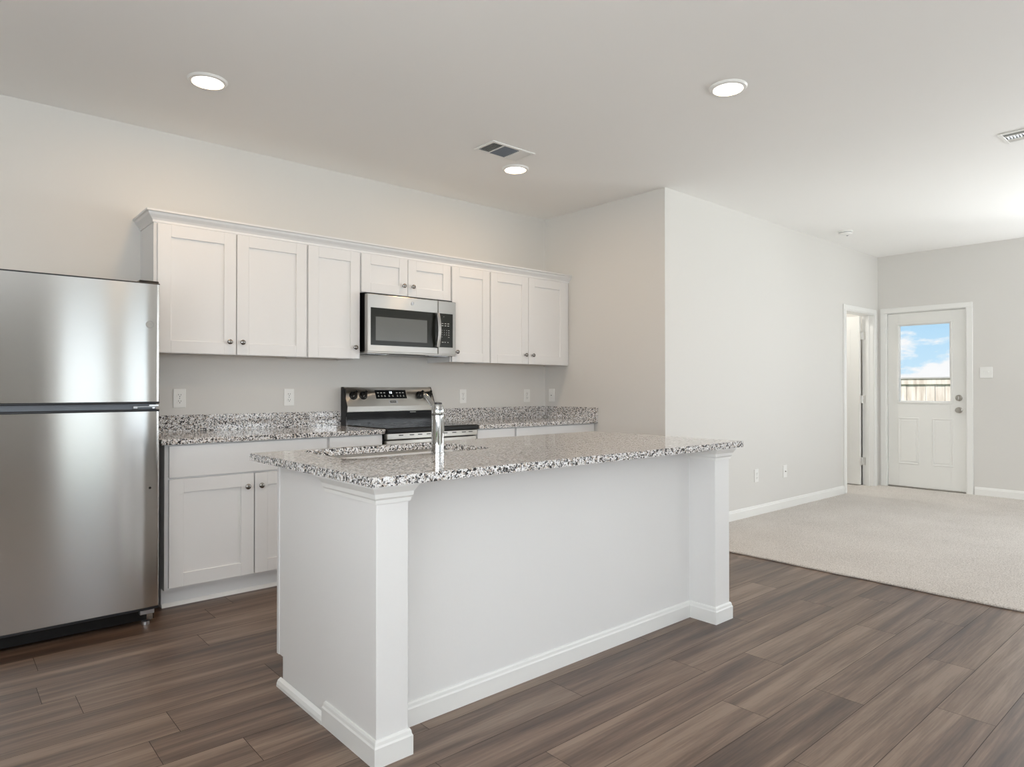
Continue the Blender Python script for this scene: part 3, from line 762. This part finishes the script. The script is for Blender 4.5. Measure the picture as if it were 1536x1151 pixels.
# ================================================================== MICROWAVE
MY = 4.065; mx0, mx1, mz0, mz1 = 2.240, 2.986, 1.424, 1.822
t = thing('microwave', 'stainless steel over-the-range microwave fixed under the short cabinet', 'microwave', ((mx0 + mx1) / 2, W, mz0))
b = B(); b.box(mx0 + .006, mx1 - .006, MY + .042, W - .003, mz0 + .004, 1.834, 'black'); obj('case', b, t)
b = B(); b.box(mx0, 2.8225, MY, MY + .040, mz0, mz1, 'mwsteel', .004, 2); dr = obj('door', b, t)
b = B(); b.box(2.265, 2.8215, MY - .0015, MY + .002, 1.470, 1.729, 'mwframe', .001); obj('window_surround', b, dr)
b = B(); b.box(2.303, 2.725, MY - .0024, MY - .001, 1.503, 1.667, 'mwglass'); obj('window', b, dr)
b = B(); pts = [(2.803 - .0 + .010 * math.sin(PI * k / 12), MY - .022 - .022 * math.sin(PI * k / 12), 1.476 + .251 * k / 12) for k in range(13)]
b.prism([(p[1] - .006, p[2]) for p in pts] + [(p[1] + .006, p[2]) for p in reversed(pts)], 'x', 2.792, 2.818, 'mwsteel', smooth=True)
b.box(2.797, 2.813, MY - .024, MY, 1.476, 1.492, 'mwsteel'); b.box(2.797, 2.813, MY - .024, MY, 1.711, 1.727, 'mwsteel'); obj('handle', b, dr)
badge(2.6, 1.780, MY, .0125, dr, 'dark')
b = B(); b.box(2.8255, mx1, MY, MY + .040, mz0, mz1, 'mwsteel', .004, 2); cp = obj('control_panel', b, t)
b = B(); b.box(2.838, 2.957, MY - .0016, MY + .001, 1.477, 1.729, 'mwframe', .001); kp = obj('keypad', b, cp)
b = B(); F = lambda x, z: TR(x, MY - .0018, z) @ FRONT
for r_, row in enumerate(['123', '456', '789', '0']):
    for c_, ch in enumerate(row): b.text(ch, .0105, 'print', F(2.859 + c_ * .019, 1.603 - r_ * .0165), .0002)
for r_ in range(4): b.box(2.912, 2.926, MY - .0020, MY - .0015, 1.602 - r_ * .0165, 1.6045 - r_ * .0165, 'print')
for r_ in range(2):
    for c_ in range(3): b.box(2.855 + c_ * .026, 2.870 + c_ * .026, MY - .0020, MY - .0015, 1.652 - r_ * .016, 1.656 - r_ * .016, 'print')
for c_ in range(3): b.box(2.856 + c_ * .026, (2.872 if c_ == 0 else 2.864) + c_ * .026, MY - .0020, MY - .0015, 1.513, 1.517, 'print')
b.box(2.872, 2.876, MY - .0020, MY - .0015, 1.703, 1.706, 'print')
obj('key_markings', b, kp)
b = B(); b.box(mx0, mx1, MY + .002, W - .01, mz0 - .010, mz0 + .004, 'mwsteel', .003); ub = obj('underside', b, t)
b = B()
for xa, xb in ((2.27, 2.44), (2.78, 2.955)):
    b.box(xa, xb, MY + .06, MY + .20, mz0 - .0125, mz0 - .009, 'zinc')
    for k in range(10): b.box(xa + .008 + k * .0155, xa + .014 + k * .0155, MY + .07, MY + .19, mz0 - .0135, mz0 - .0120, 'dark')
b.box(2.475, 2.745, MY + .05, MY + .15, mz0 - .0125, mz0 - .009, 'black'); obj('grease_filters', b, ub)

# ================================================================== RANGE
rx0, rx1 = 2.241, 2.992
t = thing('electric_range', 'stainless steel electric range with black glass top between the two worktops', 'stove', ((rx0 + rx1) / 2, 4.1, 0))
b = B(); b.box(rx0, rx1, 3.86, W - .03, .03, CT - .018, 'black'); obj('oven_body', b, t)
b = B(); b.box(rx0 - .004, rx1 + .004, 3.792, 4.37, CT - .028, CT + .002, 'black', .006, 2); b.box(rx0 + .010, rx1 - .010, 3.805, 4.365, CT + .0015, CT + .006, 'blackglass', .001); tp = obj('cooktop', b, t)
for cx_, cy_, rr in ((2.43, 3.96, .11), (2.82, 3.96, .09), (2.43, 4.22, .08), (2.82, 4.22, .10), (2.625, 4.26, .05)):
    b = B(); b.lathe([(rr - .002, .0062), (rr, .0066), (rr + .002, .0062)], 'greyplastic', TR(cx_, cy_, CT), 40); obj('burner_ring', b, tp)
b = B(); b.prism([(4.444, .90), (4.444, 1.180), (4.416, 1.180), (4.352, 1.040), (4.356, 1.002), (4.372, .998), (4.372, .90)], 'x', rx0, rx1, 'steel_x')
b.box(rx0 - .0015, rx0 - .0005, 4.376, 4.443, .90, 1.17, 'black')
bg_ = obj('backguard', b, t)
b = B(); b.box(rx0 + .002, rx1 - .002, 4.3695, 4.3725, CT + .006, 1.000, 'blackglass'); obj('lower_glass', b, bg_)
b = B(); b.prism([(4.446, .90), (4.446, 1.182), (4.414, 1.182), (4.350, 1.040), (4.370, .96), (4.370, .90)], 'x', rx0 - .004, rx0 - .0008, 'black'); obj('end_cap', b, bg_)
b = B(); b.prism([(4.446, .90), (4.446, 1.182), (4.414, 1.182), (4.350, 1.040), (4.370, .96), (4.370, .90)], 'x', rx1 + .0008, rx1 + .004, 'black'); obj('end_cap', b, bg_)
# local frame on the sloping face
sl = Vector((0, 4.416 - 4.352, .14)).normalized(); nrm_ = Vector((0, -sl.z, sl.y))
def FP(x, s): return Vector((x, 4.352, 1.040)) + sl * s
def FM(x, s, out=0.0):
    p = FP(x, s) + nrm_ * out
    return Matrix(((1, sl.x, nrm_.x, p.x), (0, sl.y, nrm_.y, p.y), (0, sl.z, nrm_.z, p.z), (0, 0, 0, 1)))
def fbox(b, x0, x1, s0, s1, o0, o1, m):
    pts = [FP(x, s) + nrm_ * o for x in (x0, x1) for s in (s0, s1) for o in (o0, o1)]
    b.poly(pts, [(0, 1, 3, 2), (4, 5, 7, 6), (0, 1, 5, 4), (2, 3, 7, 6), (0, 2, 6, 4), (1, 3, 7, 5)], m)
b = B(); fbox(b, 2.487, 2.752, .060, .130, 0, .0015, 'blackglass'); dp = obj('display_panel', b, bg_)
b = B(); b.text('18', .026, 'led', FM(2.617, .108, .0018), .0002)
for k, x in enumerate((2.510, 2.537, 2.564, 2.672, 2.699, 2.726)): fbox(b, x - .007, x + .007, .104, .110, .0016, .0021, 'print')
for k, x in enumerate((2.510, 2.537, 2.564, 2.600, 2.632, 2.672, 2.699, 2.726)):
    fbox(b, x - .005, x + .005, .076, .080, .0016, .0021, 'print'); fbox(b, x - .003, x + .003, .084, .088, .0016, .0021, 'print')
obj('display_marks', b, dp)
for kx in (2.303, 2.383, 2.872, 2.950):
    b = B(); b.lathe([(0, 0), (.031, 0), (.031, .006), (.024, .010), (.022, .026), (0, .028)], 'black', FM(kx, .085, .0), 24)
    mtx = FM(kx, .085, .0) @ Matrix.Rotation(-.7, 4, 'Z')
    pts = [mtx @ Vector(p) for p in [(x, y, z) for x in (-.007, .007) for y in (-.033, .033) for z in (.008, .036)]]
    b.poly(pts, [(0, 1, 3, 2), (4, 5, 7, 6), (0, 1, 5, 4), (2, 3, 7, 6), (0, 2, 6, 4), (1, 3, 7, 5)], 'black')
    pts = [mtx @ Vector(p) for p in [(x, y, z) for x in (-.001, .001) for y in (-.030, -.016) for z in (.0355, .0365)]]
    b.poly(pts, [(0, 1, 3, 2), (4, 5, 7, 6), (0, 1, 5, 4), (2, 3, 7, 6), (0, 2, 6, 4), (1, 3, 7, 5)], 'print')
    obj('control_knob', b, bg_)
b = B(); fbox(b, 2.588, 2.664, .022, .044, 0, .002, 'zinc'); fbox(b, 2.597, 2.648, .025, .041, .002, .0026, 'black')
for k in range(5): fbox(b, 2.602 + k * .009, 2.608 + k * .009, .030, .036, .0026, .003, 'print')
obj('maker_badge', b, bg_)
b = B()
for k in range(6): b.box(2.775 + k * .009, 2.781 + k * .009, 4.3685, 4.3697, .988, .994, 'print')
obj('lettering', b, bg_)
b = B(); b.box(rx0 + .002, rx1 - .002, 3.806, 3.86, .835, CT - .030, 'steel_x', .003); vt = obj('vent_trim', b, t)
b = B()
for xa in (2.33, 2.415, 2.48, 2.55, 2.62, 2.69, 2.765, 2.85, 2.91): b.box(xa, xa + .034, 3.8045, 3.8065, .858, .864, 'dark')
obj('vent_slots', b, vt)
b = B(); b.box(rx0 + .002, rx1 - .002, 3.815, 3.858, .235, .828, 'steel_x', .005, 2); od = obj('oven_door', b, t)
b = B(); b.box(2.34, 2.895, 3.8125, 3.816, .36, .66, 'blackglass', .001); obj('oven_window', b, od)
b = B(); b.tube([(2.29, 3.775, .775), (2.945, 3.775, .775)], .012, 'steel_x', 16)
for xx in (2.31, 2.925): b.tube([(xx, 3.775, .775), (xx, 3.818, .775)], .009, 'steel_x')
obj('oven_handle', b, od)
b = B(); b.box(rx0 + .002, rx1 - .002, 3.818, 3.86, .055, .228, 'steel_x', .004, 2); obj('storage_drawer', b, t)
for xx in (rx0 + .05, rx1 - .05):
    for yy in (3.92, 4.38):
        b = B(); b.lathe([(0, 0), (.018, 0), (.018, .012), (.008, .014), (.008, .032), (0, .032)], 'black', TR(xx, yy, 0), 16); obj('foot', b, t)

# ================================================================== ISLAND
ix0, ix1, iy0, iy1 = .995, 3.112, 1.775, 2.790
ax0, ax1, ay0, ays = 1.043, 1.158, 1.834, 2.177      # near post
bx0, bx1 = 2.945, 3.074                              # far post
py_, yb_ = 1.986, 2.649                              # long panel plane, kitchen side of the cabinets
t = thing('kitchen_island', 'white kitchen island with square corner posts in the middle of the plank floor', 'kitchen island', ((ix0 + ix1) / 2, 2.2, 0))
TOPB = CT - .030
b = B(); b.box(ax1, bx0, py_, ays, 0, TOPB, 'isl'); obj('long_panel', b, t)
b = B(); b.mold([(ax1, py_), (bx0, py_)], bb(.083), 'trim'); obj('baseboard', b, t)
CR = [(0, TOPB - .062), (.006, TOPB - .062), (.007, TOPB - .050), (.012, TOPB - .044), (.014, TOPB - .030), (.024, TOPB - .014), (.026, TOPB - .010), (.028, TOPB - .010), (.028, TOPB - .0005), (0, TOPB - .0005)]
for nm, x0, x1 in (('near', ax0, ax1), ('far', bx0, bx1)):
    b = B(); b.box(x0, x1, ay0, ays, 0, TOPB, 'isl', .0015); po = obj('post', b, t)
    path = [(x0, ays), (x0, ay0), (x1, ay0), (x1, ays)]
    b = B(); b.mold(path, CR, 'trim', True); obj('capital', b, po)
    b = B(); b.mold(path, bb(.083), 'trim', True); obj('plinth', b, po)
# cabinet block on the kitchen side
b = B(); tx = .02
b.prism([(ays, 0), (yb_ - .074, 0), (yb_ - .074, .115), (yb_ - .040, .115), (yb_ - .040, TOPB), (ays, TOPB)], 'x', ax0 + .007, ax0 + .022, 'isl')
b.prism([(ays, 0), (yb_ - .074, 0), (yb_ - .074, .115), (yb_ - .040, .115), (yb_ - .040, TOPB), (ays, TOPB)], 'x', bx1 - .022, bx1 - .004, 'isl')
b.box(ax0 + .022, bx1 - .022, yb_ - .086, yb_ - .074, 0, .115, 'isl'); b.box(ax0 + .022, bx1 - .022, ays + .01, yb_ - .04, .115, .131, 'isl'); obj('cabinet_carcass', b, t)
b = B(); b.box(ax0 + .004, ax0 + .042, yb_ - .040, yb_ - .020, .115, TOPB, 'cab'); b.box(bx1 - .042, bx1 - .004, yb_ - .040, yb_ - .020, .115, TOPB, 'cab')
b.box(ax0 + .042, bx1 - .042, yb_ - .040, yb_ - .020, .115, .150, 'cab'); b.box(ax0 + .042, bx1 - .042, yb_ - .040, yb_ - .020, TOPB - .038, TOPB, 'cab'); b.box(ax0 + .042, bx1 - .042, yb_ - .040, yb_ - .020, .675, .72, 'cab'); obj('face_frame', b, t)
b = B(); b.prism([(ax0 + .004, 0), (ax0 - .014, 0), (ax0 - .013, .012), (ax0 - .008, .024), (ax0 + .004, .032)], 'y', ays + .0125, yb_ - .060, 'trim'); obj('shoe_molding', b, t)
xs_ = [ax0 + .010 + k * (bx1 - ax0 - .020) / 5 for k in range(6)]
for k in range(5):
    b = B(); m0 = len(b.bm.faces); shaker(b, xs_[k] + .003, xs_[k + 1] - .003, .118, .690, 0, st=.065)
    for v in b.bm.verts: v.co.y = yb_ - v.co.y
    d = obj('door', b, t)
    kx = xs_[k + 1] - .04 if k % 2 == 0 else xs_[k] + .04
    kb = B(); kb.lathe([(0, 0), (.0075, 0), (.005, .012), (.0155, .021), (.0155, .025), (0, .031)], 'pewter', TR(kx, yb_, .62) @ RX(-PI / 2), 16); obj('knob', kb, d)
    b = B(); b.box(xs_[k] + .003, xs_[k + 1] - .003, yb_ - .019, yb_, .700, TOPB - .008, 'cab', .0015); obj('drawer_front', b, t)

# island worktop with the sink cut-out
SX0, SX1, SY0, SY1, SR = 1.185, 1.902, 2.292, 2.745, .075
def rrect(x0, x1, y0, y1, r, n=8):
    pts = []
    for cx_, cy_, a0 in ((x1 - r, y1 - r, 0), (x0 + r, y1 - r, PI / 2), (x0 + r, y0 + r, PI), (x1 - r, y0 + r, 1.5 * PI)):
        for k in range(n + 1):
            a = a0 + PI / 2 * k / n; pts.append((cx_ + r * math.cos(a), cy_ + r * math.sin(a)))
    return pts
def slab_with_hole():
    b = B(); i = b.mi('granite'); bm = b.bm; n = 8
    inner = rrect(SX0, SX1, SY0, SY1, SR, n); outer = [(ix1, iy1), (ix0, iy1), (ix0, iy0), (ix1, iy0)]
    def ring(z):
        I = [bm.verts.new((x, y, z)) for x, y in inner]; O = [bm.verts.new((x, y, z)) for x, y in outer]; m = n + 1
        for q in range(4):
            for k in range(n):
                bm.faces.new([O[q], I[q * m + k], I[q * m + k + 1]])
            q2 = (q + 1) % 4
            bm.faces.new([O[q], I[q * m + n], I[(q2 * m) % len(I)], O[q2]])
        return I, O
    I1, O1 = ring(CT); I0, O0 = ring(TOPB)
    for a, c in ((I1, I0), (O1, O0)):
        for k in range(len(a)):
            k2 = (k + 1) % len(a); f = bm.faces.new([a[k], a[k2], c[k2], c[k]])
    bmesh.ops.recalc_face_normals(bm, faces=bm.faces)
    for f in bm.faces: f.material_index = i
    es = [e for e in bm.edges if all(v in set(O1) for v in e.verts)] 
    bmesh.ops.bevel(bm, geom=es, offset=.002, segments=2, affect='EDGES')
    return b
ic = tag(obj('island_countertop', slab_with_hole()), 'large speckled granite top of the island with the sink cut into it', 'countertop')
# undermount sink
b = B(); i = b.mi('sinksteel'); lv = []
for z, g, r in ((TOPB - .001, -.020, SR + .02), (TOPB - .001, .004, SR), (TOPB - .006, .004, SR), (TOPB - .16, .012, SR), (TOPB - .185, .030, SR - .01), (TOPB - .195, .075, SR - .02)):
    lv.append([b.bm.verts.new((x, y, z)) for x, y in rrect(SX0 + g, SX1 - g, SY0 + g, SY1 - g, max(r, .03))])
for a, c in zip(lv, lv[1:]):
    for k in range(len(a)):
        f = b.bm.faces.new([a[k], a[(k + 1) % len(a)], c[(k + 1) % len(a)], c[k]]); f.smooth = True
b.bm.faces.new(lv[-1])
for f in b.bm.faces: f.material_index = i
t = thing('kitchen_sink', 'stainless steel undermount sink set in the island worktop', 'sink', ((SX0 + SX1) / 2, (SY0 + SY1) / 2, TOPB - .2))
obj('basin', b, t)
b = B(); b.lathe([(0, .002), (.02, .002), (.03, .004), (.042, .004), (.044, 0)], 'chrome', TR((SX0 + SX1) / 2, (SY0 + SY1) / 2, TOPB - .195), 24); obj('drain', b, t)

# faucet
fx, fy = 1.566, 2.256
t = thing('kitchen_faucet', 'short chunky chrome pull-out faucet standing on the island beside the sink', 'faucet', (fx, fy, CT))
b = B(); b.lathe([(0, 0), (.0285, 0), (.0285, .004), (.0262, .006), (.0262, .150), (.0258, .158), (0, .158)], 'chrome', TR(fx, fy, CT), 40); obj('body', b, t)
b = B(); b.lathe([(.0250, .158), (.0250, .162)], 'dark', TR(fx, fy, CT), 40); obj('seam', b, t)
b = B(); b.lathe([(0, .161), (.0258, .161), (.0262, .164), (.0256, .182), (.0225, .196), (.0190, .203), (0, .2035)], 'chrome', TR(fx, fy, CT), 40); hd = obj('rotating_head', b, t)
b = B(); b.lathe([(0, 0), (.0150, 0), (.0165, .003), (.0160, .0065), (.008, .008), (0, .008)], 'gasket', TR(fx + .002, fy + .001, CT + .203) @ Matrix.Rotation(.12, 4, 'X'), 28); obj('cap', b, hd)
b = B(); b.tube([(fx - .002, fy + .008, CT + .178), (fx - .002, fy + .030, CT + .196), (fx - .002, fy + .058, CT + .219), (fx - .002, fy + .086, CT + .238), (fx - .002, fy + .092, CT + .242)], [.0135, .0125, .0115, .0110, .0085], 'chrome', 16, .8); obj('spout', b, t)
